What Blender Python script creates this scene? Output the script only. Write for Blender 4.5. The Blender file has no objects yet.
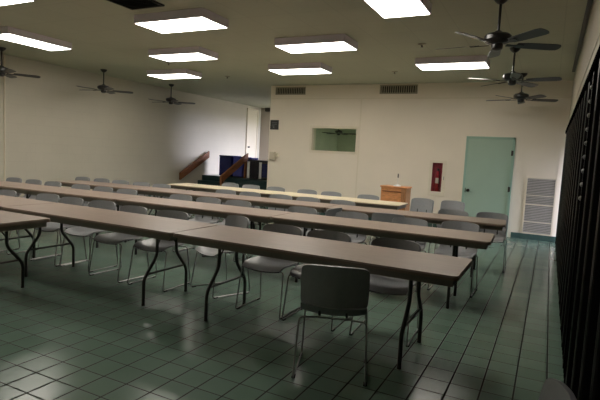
import bpy, bmesh, math, random
from mathutils import Vector, Matrix
random.seed(7)
S = bpy.context.scene
COL = S.collection
PI = math.pi

# ------------------------------------------------------------------ dimensions
H_CAM = 1.4777
ZC = 3.2155          # ceiling
YB = 11.126          # back wall face
XR = 0.243           # right wall face
XL = -10.2           # left wall face
YN = -2.6            # near wall
TILE, GX, GY = 0.1954, -0.6723, 1.781

# ------------------------------------------------------------------ materials
def nmat(name):
    m = bpy.data.materials.new(name); m.use_nodes = True
    nt = m.node_tree
    return m, nt, nt.nodes['Principled BSDF']

def mat(name, col, rough=0.5, metal=0.0, spec=0.5, var=0.0, scale=20.0, bump=0.0, stretch=None, coat=0.0):
    m, nt, b = nmat(name)
    b.inputs['Base Color'].default_value = (*col, 1)
    b.inputs['Roughness'].default_value = rough
    b.inputs['Metallic'].default_value = metal
    b.inputs['Specular IOR Level'].default_value = spec
    b.inputs['Coat Weight'].default_value = coat
    if var > 0 or bump > 0:
        tc = nt.nodes.new('ShaderNodeTexCoord'); mp = nt.nodes.new('ShaderNodeMapping')
        nz = nt.nodes.new('ShaderNodeTexNoise')
        nz.inputs['Scale'].default_value = scale; nz.inputs['Detail'].default_value = 5
        if stretch: mp.inputs['Scale'].default_value = stretch
        nt.links.new(tc.outputs['Object'], mp.inputs['Vector']); nt.links.new(mp.outputs[0], nz.inputs['Vector'])
        if var > 0:
            cr = nt.nodes.new('ShaderNodeValToRGB')
            cr.color_ramp.elements[0].position = 0.3; cr.color_ramp.elements[1].position = 0.7
            cr.color_ramp.elements[0].color = (*[c * (1 - var) for c in col], 1)
            cr.color_ramp.elements[1].color = (*[min(1, c * (1 + var)) for c in col], 1)
            nt.links.new(nz.outputs['Fac'], cr.inputs['Fac']); nt.links.new(cr.outputs[0], b.inputs['Base Color'])
        if bump > 0:
            bp = nt.nodes.new('ShaderNodeBump'); bp.inputs['Strength'].default_value = bump; bp.inputs['Distance'].default_value = 0.01
            nt.links.new(nz.outputs['Fac'], bp.inputs['Height']); nt.links.new(bp.outputs[0], b.inputs['Normal'])
    return m

def emit(name, col, strength):
    m = bpy.data.materials.new(name); m.use_nodes = True
    nt = m.node_tree; nt.nodes.clear()
    e = nt.nodes.new('ShaderNodeEmission'); o = nt.nodes.new('ShaderNodeOutputMaterial')
    e.inputs['Color'].default_value = (*col, 1); e.inputs['Strength'].default_value = strength
    nt.links.new(e.outputs[0], o.inputs['Surface'])
    return m

def block_wall(name, col, axis):
    """painted concrete block: faint joints in relief, slight blotches"""
    m, nt, b = nmat(name)
    geo = nt.nodes.new('ShaderNodeNewGeometry'); sp = nt.nodes.new('ShaderNodeSeparateXYZ'); cb = nt.nodes.new('ShaderNodeCombineXYZ')
    nt.links.new(geo.outputs['Position'], sp.inputs[0])
    nt.links.new(sp.outputs['X' if axis == 'x' else 'Y'], cb.inputs['X']); nt.links.new(sp.outputs['Z'], cb.inputs['Y'])
    br = nt.nodes.new('ShaderNodeTexBrick')
    br.inputs['Scale'].default_value = 1.0; br.inputs['Brick Width'].default_value = 0.406; br.inputs['Row Height'].default_value = 0.203
    br.inputs['Mortar Size'].default_value = 0.005; br.inputs['Mortar Smooth'].default_value = 0.6
    br.inputs['Color1'].default_value = (*col, 1); br.inputs['Color2'].default_value = (*[c * 0.985 for c in col], 1)
    br.inputs['Mortar'].default_value = (*[c * 0.93 for c in col], 1)
    nt.links.new(cb.outputs[0], br.inputs['Vector'])
    nz = nt.nodes.new('ShaderNodeTexNoise'); nz.inputs['Scale'].default_value = 1.3; nz.inputs['Detail'].default_value = 4
    nt.links.new(geo.outputs['Position'], nz.inputs['Vector'])
    mx = nt.nodes.new('ShaderNodeMix'); mx.data_type = 'RGBA'; mx.blend_type = 'MULTIPLY'; mx.inputs['Factor'].default_value = 0.12
    nt.links.new(br.outputs['Color'], mx.inputs[6]); nt.links.new(nz.outputs['Fac'], mx.inputs[7])
    nt.links.new(mx.outputs[2], b.inputs['Base Color'])
    bp = nt.nodes.new('ShaderNodeBump'); bp.inputs['Strength'].default_value = 0.15; bp.inputs['Distance'].default_value = 0.004; bp.invert = True
    nt.links.new(br.outputs['Fac'], bp.inputs['Height']); nt.links.new(bp.outputs[0], b.inputs['Normal'])
    b.inputs['Roughness'].default_value = 0.55
    return m

def floor_mat():
    m, nt, b = nmat('green_quarry_tile')
    N = nt.nodes.new; L = nt.links.new
    geo = N('ShaderNodeNewGeometry'); mp = N('ShaderNodeMapping')
    mp.inputs['Location'].default_value = (-GX / TILE + 200, -GY / TILE + 200, 0)
    mp.inputs['Scale'].default_value = (1 / TILE, 1 / TILE, 0)
    L(geo.outputs['Position'], mp.inputs['Vector'])
    fr = N('ShaderNodeVectorMath'); fr.operation = 'FRACTION'; L(mp.outputs[0], fr.inputs[0])
    fl = N('ShaderNodeVectorMath'); fl.operation = 'FLOOR'; L(mp.outputs[0], fl.inputs[0])
    sp = N('ShaderNodeSeparateXYZ'); L(fr.outputs[0], sp.inputs[0])
    def line(sock, w):
        a = N('ShaderNodeMath'); a.operation = 'SUBTRACT'; L(sock, a.inputs[0]); a.inputs[1].default_value = .5
        c = N('ShaderNodeMath'); c.operation = 'ABSOLUTE'; L(a.outputs[0], c.inputs[0])
        r = N('ShaderNodeMapRange'); r.inputs['From Min'].default_value = .5 - w * 1.6; r.inputs['From Max'].default_value = .5 - w * .6
        L(c.outputs[0], r.inputs['Value']); return r
    gxl = line(sp.outputs['X'], .030); gyl = line(sp.outputs['Y'], .022)
    mxm = N('ShaderNodeMath'); mxm.operation = 'MAXIMUM'; L(gxl.outputs[0], mxm.inputs[0]); L(gyl.outputs[0], mxm.inputs[1])
    wn = N('ShaderNodeTexWhiteNoise'); wn.noise_dimensions = '2D'; L(fl.outputs[0], wn.inputs['Vector'])
    cr = N('ShaderNodeValToRGB'); cr.color_ramp.elements[0].color = (.165, .252, .198, 1); cr.color_ramp.elements[1].color = (.195, .290, .230, 1)
    L(wn.outputs['Value'], cr.inputs['Fac'])
    nz = N('ShaderNodeTexNoise'); nz.inputs['Scale'].default_value = 3.0; nz.inputs['Detail'].default_value = 6
    L(geo.outputs['Position'], nz.inputs['Vector'])
    mu = N('ShaderNodeMix'); mu.data_type = 'RGBA'; mu.blend_type = 'MULTIPLY'; mu.inputs['Factor'].default_value = .22
    L(cr.outputs[0], mu.inputs[6]); L(nz.outputs['Fac'], mu.inputs[7])
    mg = N('ShaderNodeMix'); mg.data_type = 'RGBA'; mg.inputs[7].default_value = (.020, .026, .021, 1)
    L(mxm.outputs[0], mg.inputs[0]); L(mu.outputs[2], mg.inputs[6]); L(mg.outputs[2], b.inputs['Base Color'])
    rr = N('ShaderNodeMapRange'); rr.inputs['To Min'].default_value = .15; rr.inputs['To Max'].default_value = .26
    L(nz.outputs['Fac'], rr.inputs['Value'])
    mr = N('ShaderNodeMix'); mr.inputs[3].default_value = .8
    L(mxm.outputs[0], mr.inputs[0]); L(rr.outputs[0], mr.inputs[2]); L(mr.outputs[0], b.inputs['Roughness'])
    b.inputs['Specular IOR Level'].default_value = .32
    bp = N('ShaderNodeBump'); bp.inputs['Strength'].default_value = .25; bp.inputs['Distance'].default_value = .003; bp.invert = True
    L(mxm.outputs[0], bp.inputs['Height']); L(bp.outputs[0], b.inputs['Normal'])
    return m

def ceiling_mat():
    m, nt, b = nmat('acoustic_ceiling')
    geo = nt.nodes.new('ShaderNodeNewGeometry')
    br = nt.nodes.new('ShaderNodeTexBrick'); br.offset = 0.0
    br.inputs['Scale'].default_value = 1.0; br.inputs['Brick Width'].default_value = 0.61; br.inputs['Row Height'].default_value = 0.61
    br.inputs['Mortar Size'].default_value = 0.006
    c = (0.52, 0.505, 0.385)
    br.inputs['Color1'].default_value = (*c, 1); br.inputs['Color2'].default_value = (*[k * 0.96 for k in c], 1)
    br.inputs['Mortar'].default_value = (*[k * 0.86 for k in c], 1)
    nt.links.new(geo.outputs['Position'], br.inputs['Vector']); nt.links.new(br.outputs['Color'], b.inputs['Base Color'])
    b.inputs['Roughness'].default_value = 0.85
    return m

def glass_mat(name, tint=(1, 1, 1)):
    m = bpy.data.materials.new(name); m.use_nodes = True
    nt = m.node_tree; nt.nodes.clear()
    o = nt.nodes.new('ShaderNodeOutputMaterial'); mx = nt.nodes.new('ShaderNodeMixShader')
    t = nt.nodes.new('ShaderNodeBsdfTransparent'); g = nt.nodes.new('ShaderNodeBsdfGlossy'); f = nt.nodes.new('ShaderNodeFresnel')
    t.inputs['Color'].default_value = (*tint, 1); g.inputs['Roughness'].default_value = 0.02; f.inputs['IOR'].default_value = 1.45
    nt.links.new(f.outputs[0], mx.inputs[0]); nt.links.new(t.outputs[0], mx.inputs[1]); nt.links.new(g.outputs[0], mx.inputs[2])
    nt.links.new(mx.outputs[0], o.inputs['Surface'])
    return m

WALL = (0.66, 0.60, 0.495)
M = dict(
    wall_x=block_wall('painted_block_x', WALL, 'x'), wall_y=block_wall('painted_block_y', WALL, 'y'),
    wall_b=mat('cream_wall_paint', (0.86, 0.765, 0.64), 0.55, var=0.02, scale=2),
    wall_shade=mat('shade_toned_wall', (0.40, 0.34, 0.27), 0.6, var=0.03, scale=2),  # darker colour paints in the shade on the landing end wall
    wall_green=mat('pale_green_paint', (0.52, 0.57, 0.45), 0.6, var=0.05, scale=3),
    trim=mat('cream_trim_paint', (0.80, 0.71, 0.57), 0.5), darktrim=mat('dark_track', (0.06, 0.055, 0.04), 0.5),
    floor=floor_mat(), ceil=ceiling_mat(),
    base=mat('teal_cove_base', (0.05, 0.10, 0.09), 0.5, var=0.1),
    darkroom=mat('unlit_room_black', (0.02, 0.018, 0.016), 0.8),  # near-black colour stands for the lack of light in there
    carpet=mat('dark_teal_rubber', (0.014, 0.040, 0.042), 0.32, var=0.3, scale=60, spec=0.4),
    lamp=emit('fluorescent_diffuser', (1.0, 0.94, 0.84), 13.0),
    lamphouse=mat('fixture_enamel', (0.78, 0.70, 0.78), 0.45),
    laminate=mat('brown_table_laminate', (0.325, 0.245, 0.200), 0.38, var=0.10, scale=5, stretch=(1.2, 14, 14)),
    cream_lam=mat('cream_table_laminate', (0.80, 0.70, 0.50), 0.4, var=0.03, scale=6),
    edge=mat('table_edge_band', (0.20, 0.145, 0.105), 0.45), apron=mat('table_apron_steel', (0.16, 0.14, 0.11), 0.5),
    legm=mat('table_leg_enamel', (0.030, 0.028, 0.025), 0.35),
    plastic=mat('grey_moulded_plastic', (0.275, 0.280, 0.290), 0.36, var=0.05, scale=30),
    plastic_d=mat('dark_bracket_plastic', (0.04, 0.04, 0.042), 0.45),
    chrome=mat('chrome_rod', (0.36, 0.36, 0.35), 0.30, metal=1.0), rubber=mat('black_rubber', (0.02, 0.02, 0.02), 0.7),
    fan=mat('fan_black_enamel', (0.018, 0.016, 0.016), 0.28), blade=mat('fan_blade_laminate', (0.028, 0.024, 0.024), 0.36, var=0.2, scale=14, stretch=(1, 12, 1)),
    white=mat('white_label', (0.8, 0.8, 0.8), 0.5),
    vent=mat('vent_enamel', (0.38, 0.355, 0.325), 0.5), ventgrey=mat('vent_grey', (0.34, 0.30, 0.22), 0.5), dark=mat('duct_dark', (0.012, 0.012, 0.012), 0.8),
    ceilvent=mat('ceiling_vent_black', (0.02, 0.02, 0.02), 0.6),
    doorm=mat('seafoam_door_paint', (0.37, 0.50, 0.40), 0.45, var=0.02, scale=3), doorframe=mat('seafoam_frame_paint', (0.31, 0.46, 0.37), 0.4),
    bronze=mat('dark_bronze', (0.06, 0.05, 0.04), 0.35, metal=0.9),
    whitep=mat('white_enamel', (0.75, 0.71, 0.63), 0.4), red=mat('extinguisher_red', (0.55, 0.02, 0.05), 0.3, coat=0.4), redbox=mat('red_cabinet_lining', (0.38, 0.02, 0.05), 0.5),
    sign=mat('sign_black', (0.016, 0.018, 0.015), 0.4), signmark=mat('sign_grey_mark', (0.10, 0.11, 0.11), 0.5),
    beige=mat('beige_plastic', (0.66, 0.58, 0.44), 0.4), wood=mat('orange_oak', (0.70, 0.30, 0.115), 0.42, var=0.3, scale=6, stretch=(2, 2, 18)),
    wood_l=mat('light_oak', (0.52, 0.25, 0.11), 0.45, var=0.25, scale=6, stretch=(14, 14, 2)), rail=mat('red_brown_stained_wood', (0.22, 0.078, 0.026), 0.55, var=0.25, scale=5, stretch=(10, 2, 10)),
    blue=mat('deep_blue_vinyl', (0.012, 0.018, 0.105), 0.22, var=0.1, scale=8), blue2=mat('bright_blue_vinyl', (0.05, 0.06, 0.30), 0.16, coat=0.5), navy=mat('near_black_vinyl', (0.008, 0.008, 0.016), 0.3),
    gate=mat('gate_black_steel', (0.004, 0.0038, 0.0038), 0.8, spec=0.0), gate_g=mat('gate_gloss_stile', (0.010, 0.0095, 0.009), 0.25, spec=0.25), rivet=mat('gate_rivet_steel', (0.20, 0.20, 0.19), 0.35, metal=0.6),
    glass=glass_mat('clear_glass'), glassg=glass_mat('green_tinted_glass', (0.93, 0.97, 0.92)),
)

# ------------------------------------------------------------------ mesh builder
class MB:
    def __init__(s): s.bm = bmesh.new()
    def box(s, lo, hi, bev=0.0, rot=None, piv=(0, 0, 0)):
        lo = Vector(lo); hi = Vector(hi)
        r = bmesh.ops.create_cube(s.bm, size=1.0)
        vs = r['verts']
        c = (lo + hi) / 2; d = hi - lo
        for v in vs: v.co = Vector((v.co.x * d.x, v.co.y * d.y, v.co.z * d.z)) + c
        if bev > 0:
            es = list({e for v in vs for e in v.link_edges})
            bv = bmesh.ops.bevel(s.bm, geom=es, offset=bev, segments=2, affect='EDGES', profile=0.5)
            vs = list({v for f in bv['faces'] for v in f.verts} | {v for v in vs if v.is_valid})
        if rot is not None:
            p = Vector(piv)
            for v in vs: v.co = rot @ (v.co - p) + p
        return s
    def tube(s, pts, r, n=8, closed=False):
        P = [Vector(p) for p in pts]; N = len(P); rings = []
        rr = r if isinstance(r, (list, tuple)) else [r] * N
        T = []
        for i in range(N):
            if closed: a, b = P[i - 1], P[(i + 1) % N]
            else: a, b = P[max(i - 1, 0)], P[min(i + 1, N - 1)]
            T.append((b - a).normalized())
        up = Vector((0, 0, 1)) if abs(T[0].z) < 0.9 else Vector((1, 0, 0))
        x = T[0].cross(up).normalized()
        for i in range(N):
            x = (x - T[i] * x.dot(T[i])).normalized(); y = T[i].cross(x)
            rings.append([s.bm.verts.new(P[i] + (x * math.cos(2 * PI * k / n) + y * math.sin(2 * PI * k / n)) * rr[i]) for k in range(n)])
        for i in range(N if closed else N - 1):
            A, B = rings[i], rings[(i + 1) % N]
            for k in range(n): s.bm.faces.new((A[k], A[(k + 1) % n], B[(k + 1) % n], B[k]))
        if not closed:
            s.bm.faces.new(rings[0][::-1]); s.bm.faces.new(rings[-1])
        return s
    def lathe(s, prof, c=(0, 0, 0), n=24, axis='z'):
        c = Vector(c); rings = []
        for (r, z) in prof:
            ring = []
            for k in range(n):
                a = 2 * PI * k / n
                p = Vector((r * math.cos(a), r * math.sin(a), z))
                if axis == 'x': p = Vector((z, p.x, p.y))
                if axis == 'y': p = Vector((p.x, z, p.y))
                ring.append(s.bm.verts.new(c + p))
            rings.append(ring)
        for A, B in zip(rings, rings[1:]):
            for k in range(n): s.bm.faces.new((A[k], A[(k + 1) % n], B[(k + 1) % n], B[k]))
        s.bm.faces.new(rings[0][::-1]); s.bm.faces.new(rings[-1])
        return s
    def shell(s, fn, nu, nv, th):
        """closed shell: fn(u,v), u,v in -1..1, thickened along the normal"""
        def nrm(u, v):
            e = 1e-3
            return (fn(u + e, v) - fn(u - e, v)).cross(fn(u, v + e) - fn(u, v - e)).normalized()
        A = []; B = []
        for i in range(nu + 1):
            ra = []; rb = []
            for j in range(nv + 1):
                u = -1 + 2 * i / nu; v = -1 + 2 * j / nv
                p = fn(u, v); n = nrm(min(max(u, -.995), .995), min(max(v, -.995), .995))
                ra.append(s.bm.verts.new(p + n * th / 2)); rb.append(s.bm.verts.new(p - n * th / 2))
            A.append(ra); B.append(rb)
        for i in range(nu):
            for j in range(nv):
                s.bm.faces.new((A[i][j], A[i + 1][j], A[i + 1][j + 1], A[i][j + 1]))
                s.bm.faces.new((B[i][j], B[i][j + 1], B[i + 1][j + 1], B[i + 1][j]))
        for i in range(nu):
            s.bm.faces.new((A[i][0], B[i][0], B[i + 1][0], A[i + 1][0])); s.bm.faces.new((A[i][nv], A[i + 1][nv], B[i + 1][nv], B[i][nv]))
        for j in range(nv):
            s.bm.faces.new((A[0][j], A[0][j + 1], B[0][j + 1], B[0][j])); s.bm.faces.new((A[nu][j], B[nu][j], B[nu][j + 1], A[nu][j + 1]))
        return s
    def prism(s, poly, z0, z1, bev=0.0):
        vs = [s.bm.verts.new((x, y, z0)) for x, y in poly]; f = s.bm.faces.new(vs)
        r = bmesh.ops.extrude_face_region(s.bm, geom=[f])
        nv = [g for g in r['geom'] if isinstance(g, bmesh.types.BMVert)]
        for v in nv: v.co.z = z1
        if bev > 0:
            es = [e for v in nv for e in v.link_edges if all(abs(w.co.z - z1) < 1e-6 for w in e.verts)]
            bmesh.ops.bevel(s.bm, geom=list(set(es)), offset=bev, segments=2, affect='EDGES', profile=0.5)
        return s
    def build(s, name, m, parent=None, smooth=False, loc=None):
        bmesh.ops.recalc_face_normals(s.bm, faces=s.bm.faces)
        me = bpy.data.meshes.new(name); s.bm.to_mesh(me); s.bm.free()
        me.materials.append(m)
        if smooth:
            for p in me.polygons: p.use_smooth = True
        o = bpy.data.objects.new(name, me); COL.objects.link(o)
        if smooth:
            me.set_sharp_from_angle(angle=math.radians(40))
        if parent is not None: o.parent = parent
        if loc is not None: o.location = loc
        return o

def rrect(x0, y0, x1, y1, r, n=5):
    out = []
    for cx, cy, a0 in ((x1 - r, y1 - r, 0), (x0 + r, y1 - r, PI / 2), (x0 + r, y0 + r, PI), (x1 - r, y0 + r, 3 * PI / 2)):
        for k in range(n + 1):
            a = a0 + PI / 2 * k / n; out.append((cx + r * math.cos(a), cy + r * math.sin(a)))
    return out
def smoothpath(pts, r=0.03, n=4):
    """round the corners of a polyline"""
    P = [Vector(p) for p in pts]; out = [P[0]]
    for a, b, c in zip(P, P[1:], P[2:]):
        d1 = (a - b); d2 = (c - b); q = min(r, d1.length * .45, d2.length * .45)
        A = b + d1.normalized() * q; B = b + d2.normalized() * q
        for k in range(n + 1):
            t = k / n; out.append(A * (1 - t) ** 2 + b * 2 * t * (1 - t) + B * t * t)
    out.append(P[-1]); return out

def tag(o, label, cat, group=None):
    o['label'] = label; o['category'] = cat
    if group: o['group'] = group
    return o
def thing(name, loc=(0, 0, 0), rz=0.0, label=None, cat=None, group=None):
    o = bpy.data.objects.new(name, None); COL.objects.link(o)
    o.location = loc; o.rotation_euler = (0, 0, rz); o.empty_display_size = 0.1
    if label: tag(o, label, cat, group)
    return o
def kids(o): return KIDS.get(o.name, [])
KIDS = {}
def remember(root):
    for o in COL.objects:
        if o.parent: KIDS.setdefault(o.parent.name, [])
    for o in COL.objects:
        if o.parent and o not in KIDS[o.parent.name]: KIDS[o.parent.name].append(o)
def dup(root, loc, rz, label):
    r = root.copy(); COL.objects.link(r); r.location = loc; r.rotation_euler = (0, 0, rz); r['label'] = label
    for ch in kids(root):
        c = ch.copy(); COL.objects.link(c); c.parent = r
        for g in kids(ch):
            d = g.copy(); COL.objects.link(d); d.parent = c
    return r
def struct(o):
    o['kind'] = 'structure'; return o

# ------------------------------------------------------------------ the room
XW = 1.8     # far side of the dark room behind the gate
NXR_ = -2.4
YR = 16.5    # end wall of the raised landing
struct(MB().box((XL - .2, YN - .2, -.12), (XW + .2, YB + .3, 0)).box((XL - .2, YB + .3, -.12), (NXR_ + .3, 14.6, 0)).box((XL - .2, 14.6, -.12), (-6.25, YR + .2, 0)).build('floor', M['floor']))
struct(MB().box((XL - .2, YN - .2, ZC), (XW + .2, YB + .3, ZC + .12)).box((XL - .2, YB + .3, ZC), (-6.25, YR + .2, ZC + .12)).build('ceiling', M['ceil']))
struct(MB().box((XL - .2, YN - .2, 0), (XL, YR + .2, ZC)).build('wall_left', M['wall_y']))
struct(MB().box((XL, YN - .2, 0), (XW, YN, ZC)).build('wall_near', M['wall_x']))
WX0, WX1, WZ0, WZ1 = -5.365, -4.18, 1.61, 2.18
BX0 = -6.60
FX0, FX1, FC0, FC1 = -2.37, -2.065, .80, 1.50
w = MB()
w.box((BX0, YB, 0), (WX0, YB + .2, ZC)); w.box((WX1, YB, 0), (FX0, YB + .2, ZC)); w.box((FX1, YB, 0), (XW, YB + .2, ZC)); w.box((FX0, YB, 0), (FX1, YB + .2, FC0)); w.box((FX0, YB, FC1), (FX1, YB + .2, ZC)); w.box((FX0, YB + .12, FC0), (FX1, YB + .2, FC1))
w.box((WX0, YB, 0), (WX1, YB + .2, WZ0)); w.box((WX0, YB, WZ1), (WX1, YB + .2, ZC))
struct(w.build('wall_back', M['wall_b']))
GT = 2.24
w = MB()
w.box((XR, YN, GT), (XR + .2, YB, ZC)); w.box((XR, YN, 0), (XR + .2, YN + 1.2, GT))
struct(w.build('wall_right', M['wall_y']))
# unlit room behind the gate, its darkness put into the wall colour, with a glass door to daylight at its far end
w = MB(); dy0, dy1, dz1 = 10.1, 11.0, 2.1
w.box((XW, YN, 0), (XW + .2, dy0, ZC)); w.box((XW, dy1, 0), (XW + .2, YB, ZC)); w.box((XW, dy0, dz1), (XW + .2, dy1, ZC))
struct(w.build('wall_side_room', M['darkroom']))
d2 = struct(MB().box((XW + .05, dy0, .05), (XW + .07, dy1, dz1)).build('door_2', M['glass']))
f = MB()
for a, b in (((XW, dy0, 0), (XW + .06, dy0 + .07, dz1)), ((XW, dy1 - .07, 0), (XW + .06, dy1, dz1)), ((XW, dy0, dz1 - .07), (XW + .06, dy1, dz1)), ((XW, dy0, 0), (XW + .06, dy1, .2))): f.box(a, b)
f.build('door_frame', M['bronze'], d2)
# landing: end wall, side wall with a window (out of sight round the corner)
XS = -6.4
ey0, ey1, ez0, ez1 = 14.75, 16.3, 1.0, 2.95
struct(MB().box((XL, YR, 0), (XS + .15, YR + .2, ZC)).build('wall_landing_end', M['wall_shade']))
w = MB()
w.box((XS, YB + .2, 0), (XS + .15, ey0, ZC)); w.box((XS, ey1, 0), (XS + .15, YR, ZC)); w.box((XS, ey0, 0), (XS + .15, ey1, ez0)); w.box((XS, ey0, ez1), (XS + .15, ey1, ZC))
struct(w.build('wall_landing_side', M['wall_y']))
w2 = struct(MB().box((XS + .10, ey0, ez0), (XS + .11, ey1, ez1)).build('window_2', M['glass']))
f = MB()
for a, b in (((ey0, ez0), (ey0 + .05, ez1)), ((ey1 - .05, ez0), (ey1, ez1)), ((ey0, ez0), (ey1, ez0 + .05)), ((ey0, ez1 - .05), (ey1, ez1))):
    f.box((XS + .08, a[0], a[1]), (XS + .13, b[0], b[1]))
f.build('window_frame', M['bronze'], w2)
# raised landing and its three steps between the handrails
PZ = 0.66
pl = struct(MB().box((XL, 13.0, 0), (XS, YR, PZ)).box((-8.5, 12.45, 0), (XS, 13.0, PZ)).build('floor_landing', M['carpet']))
st = MB()
for k in range(3):
    st.box((XL, 12.30 + .24 * k, 0), (-8.5, 13.0, PZ * (k + 1) / 4))
struct(st.build('floor_steps', M['carpet']))
# trims
struct(MB().box((BX0, YB - .012, 2.875), (XR, YB, 2.905), .003).build('trim_1', M['trim']))
struct(MB().box((-4.13, YB - .008, .1), (-4.09, YB, 2.875), .002).build('trim_2', M['trim']))
struct(MB().box((.185, 2.0, ZC - .03), (.232, 10.0, ZC), .004).build('trim_3', M['darktrim']))
struct(MB().box((XR - .008, YN, 2.50), (XR, YB, 2.515), .002).build('trim_4', M['wall_y']))
struct(MB().tube([(XL + .02, 6.4, .1), (XL + .02, 6.4, ZC - .02)], .016, 8).build('trim_5', M['trim'], smooth=True))
struct(MB().box((BX0, YB + .01, ZC - .12), (BX0 + .02, YB + .2, ZC)).build('trim_6', M['trim']))
struct(MB().box((-9.95, YR - .12, ZC - .14), (XS, YR, ZC)).build('trim_7', M['darktrim']))
for nm, a, b in (('baseboard_back_1', (BX0, YB - .012, 0), (-1.70, YB, .115)), ('baseboard_back_2', (-.62, YB - .012, 0), (XR, YB, .115)),
                 ('baseboard_left', (XL, YN, 0), (XL + .012, 12.2, .115))):
    struct(MB().box(a, b, .003).build(nm, M['base']))

# window in the back wall to the next room
w1 = MB()
for a, b in (((WX0 - .05, WZ0 - .05), (WX1 + .05, WZ0 + .012)), ((WX0 - .05, WZ1 - .012), (WX1 + .05, WZ1 + .05)), ((WX0 - .05, WZ0), (WX0 + .012, WZ1)), ((WX1 - .012, WZ0), (WX1 + .05, WZ1))):
    w1.box((a[0], YB - .02, a[1]), (b[0], YB + .21, b[1]), .004)
w1 = struct(w1.build('window_1', M['trim']))
MB().box((WX0, YB + .09, WZ0), (WX1, YB + .098, WZ1)).build('window_pane', M['glassg'], w1)
ZN, NY, NXL, NXR = 2.47, 14.5, -6.09, -2.4
struct(MB().box((NXL, NY, 0), (NXR, NY + .1, ZN)).build('wall_next_room_back', M['wall_green']))
struct(MB().box((NXR, YB + .2, 0), (NXR + .1, NY, ZN)).build('wall_next_room_right', M['wall_green']))
struct(MB().box((XS + .15, YB + .2, 0), (NXL, NY + .1, ZN)).build('wall_next_room_left', M['wall_green']))
struct(MB().box((XS + .15, YB + .2, ZN), (NXR + .1, NY + .1, ZN + .1)).build('ceiling_next_room', M['ceil']))

# door
DX0, DX1, DZ = -1.66, -.69, 2.075
dr = struct(MB().box((DX0 + .045, YB - .035, .01), (DX1 - .045, YB - .002, DZ - .045), .003).build('door_1', M['doorm']))
f = MB(); f.box((DX0, YB - .05, 0), (DX0 + .05, YB, DZ), .004); f.box((DX1 - .05, YB - .05, 0), (DX1, YB, DZ), .004); f.box((DX0, YB - .05, DZ - .05), (DX1, YB, DZ), .004)
f.build('door_frame', M['doorframe'], dr)
k = MB(); k.lathe([(.034, 0), (.034, -.008), (.012, -.012), (.012, -.03), (.028, -.038), (.032, -.055), (.024, -.068), (.004, -.072)], (DX0 + .115, YB - .035, .92), 18, 'y')
k.build('door_knob', M['bronze'], dr, True)
MB().box((DX0 + .052, YB - .04, .87), (DX0 + .066, YB - .034, .97)).build('latch_plate', M['bronze'], dr)
for z in (1.75, 1.0, .28):
    MB().tube([(DX1 - .05, YB - .055, z - .055), (DX1 - .05, YB - .055, z + .055)], .012, 8).box((DX1 - .06, YB - .052, z - .05), (DX1 - .02, YB - .048, z + .05)).build('hinge', M['bronze'], dr)
# tall door on the left wall of the landing
dl = struct(MB().box((XL + .002, 15.55, PZ + .01), (XL + .03, 16.2, PZ + 2.4), .003).build('door_3', M['trim']))
f = MB(); f.box((XL, 15.5, PZ), (XL + .05, 15.55, PZ + 2.46)); f.box((XL, 16.2, PZ), (XL + .05, 16.25, PZ + 2.46)); f.box((XL, 15.5, PZ + 2.4), (XL + .05, 16.25, PZ + 2.46))
f.build('door_frame', M['trim'], dl)
MB().lathe([(.02, 0), (.02, .03), (.035, .04), (.03, .07), (.005, .075)], (XL + .03, 15.63, PZ + 1.02), 14, 'x').build('door_knob', M['bronze'], dl, True)

# ------------------------------------------------------------------ ceiling lights
LW, LD, LH = 1.14, .55, .11
def make_light(label):
    t = thing('ceiling_light', (0, 0, ZC), 0, label, 'ceiling light', 'fluorescent ceiling lights')
    h = MB()
    h.box((-LW / 2, -LD / 2, -LH), (LW / 2, -LD / 2 + .03, 0), .003); h.box((-LW / 2, LD / 2 - .03, -LH), (LW / 2, LD / 2, 0), .003)
    h.box((-LW / 2, -LD / 2 + .03, -LH), (-LW / 2 + .03, LD / 2 - .03, 0), .003); h.box((LW / 2 - .03, -LD / 2 + .03, -LH), (LW / 2, LD / 2 - .03, 0), .003)
    h.box((-LW / 2 + .03, -LD / 2 + .03, -.03), (LW / 2 - .03, LD / 2 - .03, 0))
    h.build('housing', M['lamphouse'], t)
    MB().box((-LW / 2 + .015, -LD / 2 + .015, -LH - .004), (LW / 2 - .015, LD / 2 - .015, -LH)).build('diffuser', M['lamp'], t)
    return t
lights = [
    (-6.10, 3.57, 0, 'glowing fluorescent ceiling box cut off by the top left picture corner'),
    (-7.90, 5.42, 1, 'glowing ceiling box turned lengthwise, beside the fans along the plain wall'),
    (-4.54, 5.23, 0, 'big glowing ceiling box next to the dark square ceiling vent'),
    (-6.03, 7.03, 0, 'glowing ceiling box, middle one of three stepping back behind the dark ceiling vent'),
    (-7.80, 8.81, 0, 'glowing ceiling box just above the fan nearest the stairs'),
    (-3.32, 6.86, 0, 'glowing ceiling box, nearer of the two in front of the back wall air grille'),
    (-4.54, 8.72, 0, 'glowing ceiling box closest to the back wall air grille above the black sign'),
    (-1.60, 5.05, 1, 'glowing ceiling box turned lengthwise at the top picture edge'),
    (-1.63, 8.68, 0, 'glowing ceiling box between the two back rods of fans and the second grille'),
]
lights[-1] = (-1.63, 8.68, 0, 'glowing ceiling box beside the row of three fans near the gate')
lights.append((-6.10, .11, 0, 'added fill ceiling box outside the picture, in line with the one cut off at its corner'))  # unseen fixture added to brighten the left floor, spaced like the visible ones
lights.append((-7.90, 2.0, 1, 'added fill ceiling box by the plain wall, outside the picture beyond the table standing in front'))  # another unseen fixture, added to lift the left front of the room
L0 = make_light(lights[0][3]); L0.location = (lights[0][0], lights[0][1], ZC); remember(L0)
for x, y, r, lb in lights[1:]: dup(L0, (x, y, ZC), PI / 2 * r, lb)

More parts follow.
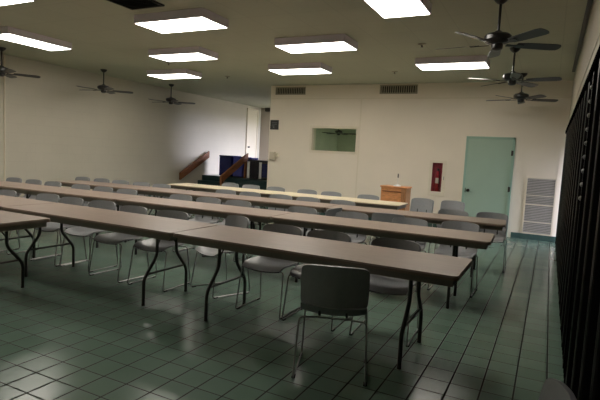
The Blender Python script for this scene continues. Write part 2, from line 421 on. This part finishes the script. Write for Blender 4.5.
# ------------------------------------------------------------------ ceiling fans
def make_fan(label):
    t = thing('ceiling_fan', (0, 0, ZC), 0, label, 'ceiling fan', 'black ceiling fans')
    MB().lathe([(.075, 0), (.075, -.015), (.06, -.04), (.03, -.065), (.016, -.07)], n=20).build('canopy', M['fan'], t, True)
    MB().tube([(0, 0, -.06), (0, 0, -.37)], .014, 10).build('down_rod', M['fan'], t, True)
    MB().lathe([(.03, -.34), (.05, -.36), (.115, -.375), (.135, -.395), (.138, -.435), (.12, -.455), (.085, -.47), (.075, -.475)], n=28).build('motor_housing', M['fan'], t, True)
    MB().lathe([(.055, -.47), (.06, -.49), (.055, -.525), (.03, -.54), (.006, -.542)], n=20).build('switch_cup', M['fan'], t, True)
    for k in range(5):
        a = 2 * PI * k / 5
        R = Matrix.Rotation(a, 3, 'Z'); tl = Matrix.Rotation(math.radians(-13), 3, 'X')
        b = MB()
        poly = []
        n = 6
        for (x, y) in [(.20, -.050), (.30, -.060), (.58, -.068), (.635, -.06), (.655, -.035), (.66, 0), (.655, .035), (.635, .06), (.58, .068), (.30, .060), (.20, .050)]:
            poly.append((x, y))
        b.prism(poly, -.003, .003)
        for v in b.bm.verts: v.co = R @ (tl @ v.co + Vector((0, 0, -.475)))
        bl = b.build('blade', M['blade'], t)
        i = MB(); i.prism([(.09, -.02), (.17, -.014), (.22, -.035), (.27, -.03), (.285, 0), (.27, .03), (.22, .035), (.17, .014), (.09, .02)], -.011, -.004)
        for v in i.bm.verts: v.co = R @ (tl @ v.co + Vector((0, 0, -.475)))
        i.build('blade_iron', M['fan'], bl)
    return t
FZ = math.radians
fans = [(-.61, 5.60, FZ(27), 'black five-blade ceiling fan, largest of the three near the gate'),
        (-.62, 8.0, FZ(63), 'black ceiling fan in the middle of the three near the gate'),
        (-.61, 10.2, FZ(20), 'black ceiling fan closest to the back wall above the louvred vent'),
        (-9.52, 5.93, FZ(56), 'black ceiling fan cut off by the picture edge by the plain wall'),
        (-9.45, 8.28, FZ(46), 'black ceiling fan in the middle of the three along the plain wall'),
        (-9.43, 10.55, FZ(36), 'black ceiling fan nearest the stairs and handrails'),
        (-4.65, 13.0, FZ(10), 'ceiling fan seen through the small back wall window')]
F0 = make_fan(fans[0][3]); F0.location = (fans[0][0], fans[0][1], ZC); F0.rotation_euler.z = fans[0][2]; remember(F0)
for x, y, r, lb in fans[1:-1]: dup(F0, (x, y, ZC), r, lb)
dup(F0, (-5.20, 12.45, ZN), fans[-1][2], fans[-1][3]).scale = (.74, .74, .74)

# ------------------------------------------------------------------ folding tables
TH = .737
def make_table(length, width, top_mat, label, group, name='folding_table'):
    """origin: floor, middle of the table"""
    t = thing(name, (0, 0, 0), 0, label, 'table', group)
    l, w = length / 2 - .002, width / 2
    MB().prism(rrect(-l + .004, -w + .004, l - .004, w - .004, .035), TH - .012, TH).build('tabletop', top_mat, t)
    e = MB(); e.prism(rrect(-l, -w, l, w, .04), TH - .032, TH - .0125); e.build('edge_band', M['edge'], t)
    a = MB(); i = .035
    a.box((-l + i, -w + i, TH - .082), (l - i, -w + i + .02, TH - .032)); a.box((-l + i, w - i - .02, TH - .082), (l - i, w - i, TH - .032))
    a.box((-l + i, -w + i + .02, TH - .082), (-l + i + .02, w - i - .02, TH - .032)); a.box((l - i - .02, -w + i + .02, TH - .082), (l - i, w - i - .02, TH - .032))
    a.build('apron', M['apron'], t)
    for sx in (-1, 1):
        x = sx * (l - .36); ft = w - .06; tp = w - .225
        for sy in (-1, 1):
            lg = MB()
            lg.tube(smoothpath([(x, sy * tp, TH - .045), (x, sy * tp, .45), (x, sy * ft, .25), (x, sy * ft, .0)], .05), .0155, 10)
            lg.tube([(x, sy * ft, .0), (x, sy * ft, .018)], .017, 10)
            lg.build('leg', M['legm'], t, True)
        MB().tube([(x, -tp - .12, .29), (x, tp + .12, .29)], .011, 8).build('leg_crossbar', M['legm'], t, True)
        b = MB()
        b.tube([(x, -tp, .53), (x - sx * .02, -.03, TH - .05)], .007, 6); b.tube([(x, tp, .53), (x - sx * .02, .03, TH - .05)], .007, 6)
        b.tube([(x, -.02, TH - .05), (x, .02, TH - .05)], .009, 6)
        b.tube([(x, tp, .60), (x - sx * .30, tp, TH - .05)], .006, 6)
        b.build('leg_brace', M['legm'], t, True)
    return t
TB = {}
def table(length, width, m, x, y, rz, label, group):
    k = (length, width, m.name)
    if k in TB: return dup(TB[k], (x, y, 0), rz, label)
    t = make_table(length, width, m, label, group); t.location = (x, y, 0); t.rotation_euler.z = rz; TB[k] = t; remember(t); return t
GB = 'brown folding tables in long rows'
def row(right, near, slope, specs, width, m, group):
    """specs: (length, label) from the gate end leftwards; near(x) edge line"""
    x = right; a = math.atan(slope)
    for ln, lb in specs:
        xc = x - ln / 2 * math.cos(a)
        yn = near + slope * (xc - right)
        table(ln, width, m, xc - math.sin(a) * width / 2, yn + math.cos(a) * width / 2, a, lb, group)
        x -= (ln + .004) * math.cos(a)
BR = M['laminate']
row(-.474, 3.315, 0, [(2.44, 'brown folding table at the gate end of the front row, beside the single near chair'),
                      (2.44, 'brown folding table second from the gate end in the front row'),
                      (2.44, 'brown folding table third from the gate in the front row, mostly out of picture')], .72, BR, GB)
table(2.44, .72, BR, -4.27 - 1.22, 3.155 - .36, 0, 'brown folding table standing before the front row, cut by the picture edge', GB)
row(-.449, 5.05, .035, [(2.44, 'brown folding table at the gate end of the second row'),
                        (2.44, 'brown folding table second from the gate end in the second row'),
                        (2.44, 'brown folding table third from the gate end in the second row'),
                        (2.40, 'brown folding table fourth from the gate in the second row, against the plain wall')], .67, BR, GB)
row(-.44, 6.70, .062, [(2.44, 'brown folding table at the gate end of the third row, before the green door'),
                       (1.83, 'brown folding table second from the gate end in the third row'),
                       (1.83, 'brown folding table third from the gate end in the third row'),
                       (1.83, 'brown folding table fourth from the gate in the third row, its corner free')], .64, BR, GB)
row(-2.17, 7.96, .03, [(2.44, 'cream folding table in the rear row, ending near the wooden lectern'),
                       (2.44, 'cream folding table in the rear row, ending near the stairs')], .70, M['cream_lam'], 'cream folding tables in the rear row')

# ------------------------------------------------------------------ stacking chairs
def make_chair(label):
    t = thing('stacking_chair', (0, 0, 0), 0, label, 'chair', 'grey stacking chairs')
    c = .30
    def seat(u, v):
        x = .222 * u * (math.sqrt(1 - .2 * v * v) if v > 0 else 1.0 - .03 * v * v); y = .215 * v * math.sqrt(1 - .2 * u * u)
        z = .440 + .014 * u * u - .016 * (1 - v * v) * (1 - u * u)
        if v > .5: z -= .035 * ((v - .5) / .5) ** 2
        if v < -.55: z += .062 * ((-v - .55) / .45) ** 2
        return Vector((x, y, z))
    MB().shell(seat, 14, 16, .013).build('seat', M['plastic'], t, True)
    def back(u, v):
        w = .220
        # rounded rectangle outline
        e = 9.0
        q = 1.0 / max((abs(u) ** e + abs(v) ** e) ** (1 / e), 1e-6) * max(abs(u), abs(v)) if (u or v) else 1.0
        uu, vv = u * q, v * q
        x = w * uu; zz = .634 + .140 * vv
        zz += .012 * (1 - uu * uu) * max(vv, 0); y = -.208 - .05 * (zz - .5) / .3 + .062 * uu * uu
        return Vector((x, y, zz))
    MB().shell(back, 20, 14, .018).build('backrest', M['plastic'], t, True)
    for x in (-.09, .09):
        MB().tube(smoothpath([(x, -.05, .416), (x, -.17, .430), (x, -.192, .50), (x, -.202, .58)], .04), .009, 8).build('back_support', M['plastic_d'], t, True)
    for sx in (-1, 1):
        p = smoothpath([(sx * .10, .14, .415), (sx * .222, .155, .415), (sx * .238, .215, .009), (sx * .238, -.235, .009), (sx * .222, -.185, .415), (sx * .10, -.16, .415)], .03)
        lg = MB().tube(p, .0062, 8).build('sled_leg', M['chrome'], t, True)
        for y in (.175, -.19):
            MB().box((sx * .238 - .012, y - .022, 0), (sx * .238 + .012, y + .022, .012), .003).build('glide', M['rubber'], lg)
    MB().tube([(-.12, .14, .415), (.12, .14, .415)], .0075, 8).tube([(-.12, -.16, .415), (.12, -.16, .415)], .0075, 8).build('crossbar', M['chrome'], t, True)
    return t
CH = None
def chair(x, y, rz, label):
    global CH
    if CH is None:
        CH = make_chair(label); CH.location = (x, y, 0); CH.rotation_euler.z = rz; remember(CH); return CH
    return dup(CH, (x, y, 0), rz, label)
ORD = 'first second third fourth fifth sixth seventh eighth ninth tenth eleventh twelfth thirteenth fourteenth'.split()
chair(-1.245, 3.10, FZ(19), 'dark grey stacking chair alone on the near side of the front row, back to camera')
def fars(lst, rowname):
    lst = sorted(lst, key=lambda q: -q[0])
    for i, q in enumerate(lst):
        x, y = q[0], q[1]; r = q[2] if len(q) > 2 else random.uniform(-1.5, 1.5)
        chair(x, y, PI + FZ(r), 'grey stacking chair behind the %s row, %s from its gate end' % (rowname, ORD[i]))
Y1 = 3.98
fars([(-1.14, Y1 + .02, 3), (-1.775, Y1, 1), (-2.285, Y1 + .02, 0), (-3.03, Y1 + .24, -24), (-3.68, Y1 + .03, 2), (-4.27, Y1 + .02, -3), (-4.88, Y1 + .12, 1), (-5.39, Y1 + .08, -1), (-5.90, Y1 + .12, 1), (-6.60, Y1, -2)], 'front table')
def y2(x): return 5.05 + .035 * (x + .45) + .67 + -.02
fars([(x, y2(x) + dy) for x, dy in [(-.90, .20), (-1.47, .06), (-2.21, .07), (-2.92, .07), (-3.92, .07), (-4.43, .06), (-4.94, .07), (-6.01, .07), (-6.525, .07), (-7.04, .07), (-7.72, .07), (-8.23, .08), (-8.745, .07)]], 'second table')
def y3(x): return 6.70 + .062 * (x + .44) + .64 - .02
fars([(x, y3(x) + dy) for x, dy in [(-.70, .22), (-1.24, .10), (-2.95, .04), (-3.555, .05), (-4.07, .07), (-4.66, .05), (-5.18, .08), (-6.60, .07), (-7.11, .08), (-7.62, .07), (-8.13, .08), (-8.64, .07)]], 'third table')
def y4(x): return 7.96 + .03 * (x + 2.17) + .70 + .16
fars([(x, y4(x) + dy) for x, dy in [(-3.08, .05), (-3.84, .03), (-4.37, .05), (-5.10, .05), (-5.70, .05), (-6.22, .04)]], 'cream table')
chair(-1.86, 6.46, FZ(6), 'dark grey stacking chair before the third row, back to camera')
chair(-2.80, 6.28, FZ(84), 'dark grey stacking chair standing sideways before the third row')
chair(-2.13, 9.15, PI - FZ(8), 'grey stacking chair beside the wooden lectern, blue sheen on its back')
chair(-1.58, 9.20, PI - FZ(8), 'grey stacking chair in front of the green door, blue sheen on its back')
chair(-.13, 1.64, FZ(91), 'grey stacking chair by the gate, only its top corner in the picture')

# ------------------------------------------------------------------ folding gate along the right side
gx = XR - .012
gt = thing('folding_gate', (gx, 6.3, 0), 0, 'tall black folding metal gate filling the whole side of the room', 'gate')
g0, g1 = 1.95 - 6.3, 11.06 - 6.3
MB().box((-.035, g0 - .05, GT - .06), (.035, g1 + .05, GT - .005), .004).build('top_track', M['gate'], gt)
nb_ = 94; ys = [g0 + (g1 - g0) * k / (nb_ - 1) for k in range(nb_)]
bm0 = None
for k, y in enumerate(ys):
    if bm0 is None:
        q = MB(); q.tube([(0, -.020, .03), (0, -.020, GT - .06)], .0115, 8); q.tube([(0, .020, .03), (0, .020, GT - .06)], .0115, 8)
        q.box((-.016, -.026, 0), (.016, .026, .035), .003)
        bm0 = q.build('gate_bar', M['gate'], gt, True, loc=(0, y, 0))
        q = MB(); q.tube([(-.006, -.022, .03), (-.006, -.022, GT - .06)], .0125, 8); q.tube([(-.006, .022, .03), (-.006, .022, GT - .06)], .0125, 8)
        q.box((-.02, -.03, 0), (.012, .03, .035), .003)
        wide = None
    elif k % 5 == 2:
        if wide is None: wide = q.build('gate_stile', M['gate_g'], gt, True, loc=(0, y, 0))  # slightly lighter, glossier steel so highlight streaks show on these stiles
        else:
            c = wide.copy(); COL.objects.link(c); c.parent = gt; c.location = (0, y, 0)
    else:
        c = bm0.copy(); COL.objects.link(c); c.parent = gt; c.location = (0, y, 0)
stp = ys[1] - ys[0]
for z in (.45, 1.0, 1.55):
    l0 = None
    for k in range(0, nb_ - 3, 3):
        y0, y1 = ys[k], ys[k + 3]; ym = (y0 + y1) / 2
        if l0 is None:
            l = MB(); ln = math.hypot(y1 - y0, .36) / 2; an = math.atan2(.36, y1 - y0)
            for q in (-1, 1):
                l.box((q * .003 - .002, -ln, -.009), (q * .003 + .002, ln, .009), rot=Matrix.Rotation(q * an, 3, 'X'))
            l0 = l.build('scissor_lattice', M['gate'], gt, loc=(0, ym, z))
        else:
            c = l0.copy(); COL.objects.link(c); c.parent = gt; c.location = (0, ym, z)
post = MB().box((-.018, -.035, .02), (.014, .035, GT - .07), .003).build('lock_post', M['gate'], gt, loc=(0, 4.06 - 6.3, 0))
sd = None
for k in range(11, 20):
    if sd is None:
        sd = MB().lathe([(.016, 0), (.016, -.006), (.012, -.012), (.006, -.016), (.001, -.017)], n=12, axis='x').build('stud', M['rivet'], post, True, loc=(-.018, -.01, .20 + .098 * k))
    else:
        c = sd.copy(); COL.objects.link(c); c.parent = post; c.location = (-.018, -.01, .20 + .098 * k)

# ------------------------------------------------------------------ wall fittings
def grille(name, x0, x1, z0, z1, y, label, frame, slat, nsl, vertical, cat='air vent', group=None, split=None):
    t = thing(name, ((x0 + x1) / 2, y, z0), 0, label, cat, group)
    W, Hh = (x1 - x0) / 2, z1 - z0; fr = .028
    f = MB(); f.box((-W, -.015, 0), (W, 0, fr), .003); f.box((-W, -.015, Hh - fr), (W, 0, Hh), .003); f.box((-W, -.015, fr), (-W + fr, 0, Hh - fr), .003); f.box((W - fr, -.015, fr), (W, 0, Hh - fr), .003)
    if split:
        for q in split: f.box((-W, -.016, q * Hh - .012), (W, 0, q * Hh + .012), .002)
    f.build('frame', frame, t)
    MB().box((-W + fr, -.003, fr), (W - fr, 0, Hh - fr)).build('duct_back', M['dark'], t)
    s = MB()
    for k in range(nsl):
        if vertical:
            x = -W + fr + (2 * W - 2 * fr) * (k + .5) / nsl
            s.box((x - .012, -.0135, fr), (x + .012, -.0105, Hh - fr), rot=Matrix.Rotation(-.12, 3, 'Z'), piv=(x, -.012, 0))
        else:
            z = fr + (Hh - 2 * fr) * (k + .5) / nsl; d = (Hh - 2 * fr) / nsl
            s.box((-W + fr, -.0145, z - d * .40), (W - fr, -.012, z + d * .40), rot=Matrix.Rotation(-.35, 3, 'X'), piv=(0, -.012, z))
    s.build('slats', slat, t)
    return t
grille('air_grille', -6.46, -5.60, 2.985, 3.18, YB, 'dark supply air grille high on the back wall above the black sign', M['ventgrey'], M['ventgrey'], 16, True, group='air grilles high on the back wall')
grille('air_grille', -3.68, -2.80, 2.985, 3.19, YB, 'dark supply air grille high on the back wall above the wooden lectern', M['ventgrey'], M['ventgrey'], 16, True, group='air grilles high on the back wall')
grille('louvred_vent', -.425, .14, .115, 1.285, YB, 'tall pale louvred return air vent low on the back wall beside the door', M['trim'], M['vent'], 34, False, split=(.22, .52, .68))
# ceiling vent
t = thing('ceiling_vent', (-4.64, 4.40, ZC), 0, 'dark square air vent in the ceiling at the top picture edge', 'air vent')
f = MB()
for a, b in (((-.27, -.33), (.27, -.30)), ((-.27, .30), (.27, .33)), ((-.27, -.30), (-.24, .30)), ((.24, -.30), (.27, .30))): f.box((a[0], a[1], -.02), (b[0], b[1], 0), .003)
f.build('frame', M['ceilvent'], t)
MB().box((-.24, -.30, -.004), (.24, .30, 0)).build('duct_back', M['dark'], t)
s = MB()
for k in range(12): s.box((-.24, -.30 + .6 * (k + .5) / 12 - .018, -.016), (.24, -.30 + .6 * (k + .5) / 12 + .018, -.013), rot=Matrix.Rotation(.5, 3, 'X'), piv=(0, -.30 + .6 * (k + .5) / 12, -.012))
s.build('slats', M['ceilvent'], t)
# smoke detectors
for i, (x, y, lb) in enumerate([(-1.86, 7.45, 'small round ceiling sprinkler plate before the light near the gate fans'),
                                (-2.9, 9.6, 'small round ceiling sprinkler plate near the back wall, toward the second grille'),
                                (-6.9, 9.6, 'small round ceiling sprinkler plate behind the light nearest the stairs'),
                                (-7.15, 7.9, 'small round ceiling sprinkler plate between two lights near the wall fans')]):
    t = thing('sprinkler_head', (x, y, ZC), 0, lb, 'sprinkler', 'ceiling sprinkler heads')
    MB().lathe([(.06, 0), (.058, -.008), (.03, -.014), (.012, -.016)], n=18).build('escutcheon', M['ventgrey'], t, True)
    MB().lathe([(.010, -.012), (.010, -.04), (.022, -.042), (.022, -.046), (.003, -.048)], n=12).build('deflector', M['bronze'], t, True)
# fire extinguisher cabinet
cx0, cx1, cz0, cz1 = -2.405, -2.035, .735, 1.525
t = thing('fire_extinguisher_cabinet', ((cx0 + cx1) / 2, YB, cz0), 0, 'white framed fire extinguisher cabinet on the back wall beside the green door', 'cabinet')
W, Hh = (cx1 - cx0) / 2, cz1 - cz0
i0, i1, j0, j1 = FX0 - (cx0 + cx1) / 2 + .004, FX1 - (cx0 + cx1) / 2 - .004, FC0 - cz0 + .004, FC1 - cz0 - .004
b = MB(); b.box((i0, 0, j0), (i1, .11, j0 + .012)); b.box((i0, 0, j1 - .012), (i1, .11, j1)); b.box((i0, 0, j0 + .012), (i0 + .012, .11, j1 - .012)); b.box((i1 - .012, 0, j0 + .012), (i1, .11, j1 - .012)); b.box((i0, .11, j0), (i1, .116, j1))
b.build('body', M['redbox'], t)
d = MB(); gxa, gxb, gza, gzb = -W + .065, W - .085, .10, Hh - .055
d.box((-W, -.018, 0), (gxa, -.002, Hh), .003); d.box((gxb, -.018, 0), (W, -.002, Hh), .003); d.box((gxa, -.018, 0), (gxb, -.002, gza), .003); d.box((gxa, -.018, gzb), (gxb, -.002, Hh), .003)
dd = d.build('door', M['trim'], t)
MB().box((gxa, -.012, gza), (gxb, -.009, gzb)).build('glass_pane', M['glass'], dd)
MB().box((W - .05, -.03, Hh * .46), (W - .035, -.016, Hh * .56), .003).build('handle', M['chrome'], dd)
ex = thing('fire_extinguisher', ((cx0 + cx1) / 2 - .008, YB + .056, FC0 + .0165), 0, 'red fire extinguisher behind the cabinet glass', 'fire extinguisher')
MB().lathe([(.04, 0), (.044, .01), (.044, .40), (.038, .44), (.018, .47), (.012, .48)], n=20).build('body', M['red'], ex, True)
MB().lathe([(.0452, .20), (.0452, .32)], n=20).build('paper_label', M['whitep'], ex, True)
MB().lathe([(.018, .47), (.018, .51), (.010, .53)], n=12).box((-.012, -.05, .52), (.012, .035, .535), .003).build('valve', M['plastic_d'], ex, True)
MB().tube(smoothpath([(0, 0, .50), (.03, -.02, .52), (.045, -.03, .40), (.047, -.025, .12)], .04), .007, 8).build('hose', M['rubber'], ex, True)
# black square sign with pale marks
t = thing('wall_sign', (-6.45, YB, 2.10), 0, 'small black square sign on the back wall next to the landing opening', 'sign')
MB().box((-.125, -.012, 0), (.125, 0, .245), .003).build('panel', M['sign'], t)
q = MB()
for z, a, b2 in ((.17, -.075, .08), (.13, -.07, .075), (.09, -.08, .02)): q.box((a, -.0145, z), (b2, -.0125, z + .014))
q.lathe([(.022, 0), (.022, -.003), (.001, -.0035)], (-.02, -.0125, .06), 14, 'y')
q.build('sign_marks', M['signmark'], t)
# beige dispenser box
t = thing('wall_box', (-6.40, YB, 1.325), 0, 'small beige plastic box on the back wall beneath the black sign', 'wall box')
MB().box((-.11, -.09, 0), (.03, 0, .20), .012).build('body', M['beige'], t)
MB().box((.03, -.05, .06), (.11, 0, .17), .01).build('side_unit', M['beige'], t)
MB().box((-.10, -.095, -.012), (.03, -.005, 0), .004).build('tray', M['ventgrey'], t)

# ------------------------------------------------------------------ lectern with microphone
LX0, LX1, LY0, LY1, LZ = -2.98, -2.47, 9.50, 9.86, .965
t = thing('lectern', ((LX0 + LX1) / 2, (LY0 + LY1) / 2, 0), 0, 'orange wooden lectern standing behind the end of the cream tables', 'lectern')
W, D = (LX1 - LX0) / 2, (LY1 - LY0) / 2
MB().box((-W - .02, -D - .02, 0), (W + .02, D + .02, .08), .006).build('plinth', M['wood'], t)
MB().box((-W, -D, .08), (W - .1, -D + .02, LZ - .03), .003).build('front_panel', M['wood'], t)
MB().box((-W, -D + .02, .08), (-W + .02, D, LZ - .03), .003).build('side_panel', M['wood'], t)
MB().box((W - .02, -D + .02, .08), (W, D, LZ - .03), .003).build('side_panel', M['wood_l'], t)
MB().box((-W + .02, D - .02, .08), (W - .02, D, LZ - .03), .003).build('rear_panel', M['wood'], t)
s = MB()
for k in range(3): s.box((W - .09 + k * .032, -D, .08), (W - .072 + k * .032, -D + .02, LZ - .12), .002)
s.build('slats', M['wood_l'], t)
MB().box((W - .1, -D, LZ - .12), (W, -D + .02, LZ - .03), .002).build('slat_rail', M['wood_l'], t)
MB().box((-W + .03, -D - .012, LZ - .115), (W - .1, -D, LZ - .095), .003).build('ledge', M['rail'], t)
MB().box((-W - .02, -D - .02, LZ - .03), (W + .02, D + .02, LZ), .008).build('top', M['wood'], t)
mc = thing('microphone', (-2.70, 9.66, LZ), 0, 'slim microphone on a pale base standing on the wooden lectern', 'microphone')
MB().lathe([(.075, 0), (.075, .012), (.03, .03), (.014, .04)], n=20).build('base', M['white'], mc, True)
MB().tube([(0, 0, .03), (.005, 0, .17)], .007, 8).build('stem', M['whitep'], mc, True)
MB().lathe([(.007, .165), (.012, .18), (.012, .235), (.008, .248), (.002, .25)], (.005, 0, 0), 12).build('capsule', M['bronze'], mc, True)

# ------------------------------------------------------------------ handrails and the blue boxes on the landing
def handrail(x, label, postz):
    a = Vector((x, 11.80, .63)); b = Vector((x, 13.19, 1.345))
    t = thing('stair_handrail', (x, 11.80, 0), 0, label, 'handrail', 'wooden stair handrails')
    r = MB()
    vs = [(-.03, 0, .53), (-.03, 1.39, 1.24), (-.03, 1.39, 1.45), (-.03, 0, .745)]
    A = [r.bm.verts.new(v) for v in vs]; B = [r.bm.verts.new((-v[0], v[1], v[2])) for v in vs]
    r.bm.faces.new(A); r.bm.faces.new(B[::-1])
    for i in range(4): r.bm.faces.new((A[i], B[i], B[(i + 1) % 4], A[(i + 1) % 4]))
    r.build('rail_board', M['rail'], t)
    return t
h = handrail(XL + .10, 'sloping wooden handrail fixed along the plain wall', None)
for y, z in ((.25, .72), (1.15, 1.18)):
    MB().box((-.10, y - .03, z - .05), (-.03, y + .03, z + .05), .004).build('wall_bracket', M['rail'], h)
h = handrail(-8.58, 'sloping wooden handrail in front of the blue boxes', None)
MB().box((-.03, .02, 0), (.03, .11, .60), .004).build('post', M['rail'], h)
MB().box((-.028, 1.26, PZ), (.028, 1.35, 1.24), .004).build('post', M['rail'], h)
def box_unit(x0, x1, y0, y1, z1, m, m2, label, strip=None):
    t = thing('storage_box', ((x0 + x1) / 2, (y0 + y1) / 2, PZ), 0, label, 'storage box', 'tall blue boxes on the landing')
    W, D, Hh = (x1 - x0) / 2, (y1 - y0) / 2, z1 - PZ
    MB().box((-W, -D, .03), (W, D, Hh - .05), .012).build('body', m, t)
    MB().box((-W - .008, -D - .008, Hh - .05), (W + .008, D + .008, Hh), .010).build('lid', m, t)
    MB().box((-W + .03, -D + .03, 0), (W - .03, D - .03, .03)).build('foot', M['rubber'], t)
    MB().box((-W + .03, -D - .008, .08), (W - .03, -D, Hh - .09), .004).build('front_panel', m2, t)
    if strip: MB().box((strip * W - .045, -D - .014, .03), (strip * W + .045, -D - .001, Hh - .05), .004).build('edge_strip', M['white'], t)
    return t
box_unit(-9.56, -9.10, 13.05, 13.6, 1.345, M['blue'], M['blue'], 'deep blue storage box nearest the plain wall on the landing')
box_unit(-9.06, -8.70, 13.10, 13.6, 1.325, M['blue2'], M['blue2'], 'bright shiny blue storage box behind the second handrail')
box_unit(-8.62, -8.50, 13.3, 13.7, 1.31, M['blue'], M['blue'], 'narrow dark blue storage box behind the top of the handrail')
box_unit(-8.38, -8.00, 12.95, 13.45, 1.25, M['navy'], M['navy'], 'black storage box with a white edge strip on the landing', strip=-.92)
box_unit(-7.94, -7.66, 12.95, 13.45, 1.24, M['navy'], M['blue'], 'dark navy storage box with white strip beside the back wall corner', strip=-.95)

# ------------------------------------------------------------------ camera
SKY = 42.0
F_PX, YAW, PITCH, ROLL = 491.75, .4662, -.0908, .0536
cy, sy = math.cos(YAW), math.sin(YAW)
F = Vector((-sy * math.cos(PITCH), cy * math.cos(PITCH), math.sin(PITCH)))
R = Vector((cy, sy, 0)); U = R.cross(F)
R2 = R * math.cos(ROLL) + U * math.sin(ROLL); U2 = U * math.cos(ROLL) - R * math.sin(ROLL)
cam = bpy.data.cameras.new('camera'); co = bpy.data.objects.new('camera', cam); COL.objects.link(co)
m4 = Matrix.Identity(4)
for i in range(3):
    m4[i][0] = R2[i]; m4[i][1] = U2[i]; m4[i][2] = -F[i]
m4[0][3], m4[1][3], m4[2][3] = 0, 0, H_CAM
co.matrix_world = m4
cam.sensor_width = 36; cam.lens = F_PX * 36 / 600; cam.clip_start = .05
S.camera = co

# light in the room seen through the window
lt = dup(L0, (-3.6, 13.4, ZN), 0, 'ceiling light box in the next room beyond the small window'); lt['group'] = 'ceiling lights of the next room'

# ------------------------------------------------------------------ world and view
wd = bpy.data.worlds.new('world'); S.world = wd; wd.use_nodes = True
nt = wd.node_tree; bg = nt.nodes['Background']
tc = nt.nodes.new('ShaderNodeTexCoord'); sp = nt.nodes.new('ShaderNodeSeparateXYZ'); cr = nt.nodes.new('ShaderNodeValToRGB')
nt.links.new(tc.outputs['Generated'], sp.inputs[0]); nt.links.new(sp.outputs['Z'], cr.inputs['Fac'])
cr.color_ramp.elements[0].position = 0.0; cr.color_ramp.elements[0].color = (.10, .10, .09, 1)
cr.color_ramp.elements[1].position = 0.06; cr.color_ramp.elements[1].color = (.80, .82, 1.0, 1)
nt.links.new(cr.outputs[0], bg.inputs['Color']); bg.inputs['Strength'].default_value = SKY
def portal(name, loc, rot, w_, h_):
    l = bpy.data.lights.new(name, 'AREA'); l.shape = 'RECTANGLE'; l.size = w_; l.size_y = h_; l.cycles.is_portal = True
    o = bpy.data.objects.new(name, l); COL.objects.link(o); o.location = loc; o.rotation_euler = rot
portal('window_daylight', (XS + .09, (ey0 + ey1) / 2, (ez0 + ez1) / 2), (0, PI / 2, 0), ez1 - ez0, ey1 - ey0)
portal('door_daylight', (XW + .03, (dy0 + dy1) / 2, dz1 / 2), (0, PI / 2, 0), dz1, dy1 - dy0)
vs = S.view_settings
S.display_settings.display_device = 'sRGB'
vs.view_transform = 'Standard'; vs.look = 'None'; vs.gamma = 1; vs.use_curve_mapping = False
vs.exposure = 0.15
try:
    S.cycles.use_denoising = True
    S.cycles.max_bounces = 8; S.cycles.diffuse_bounces = 5
except Exception: pass
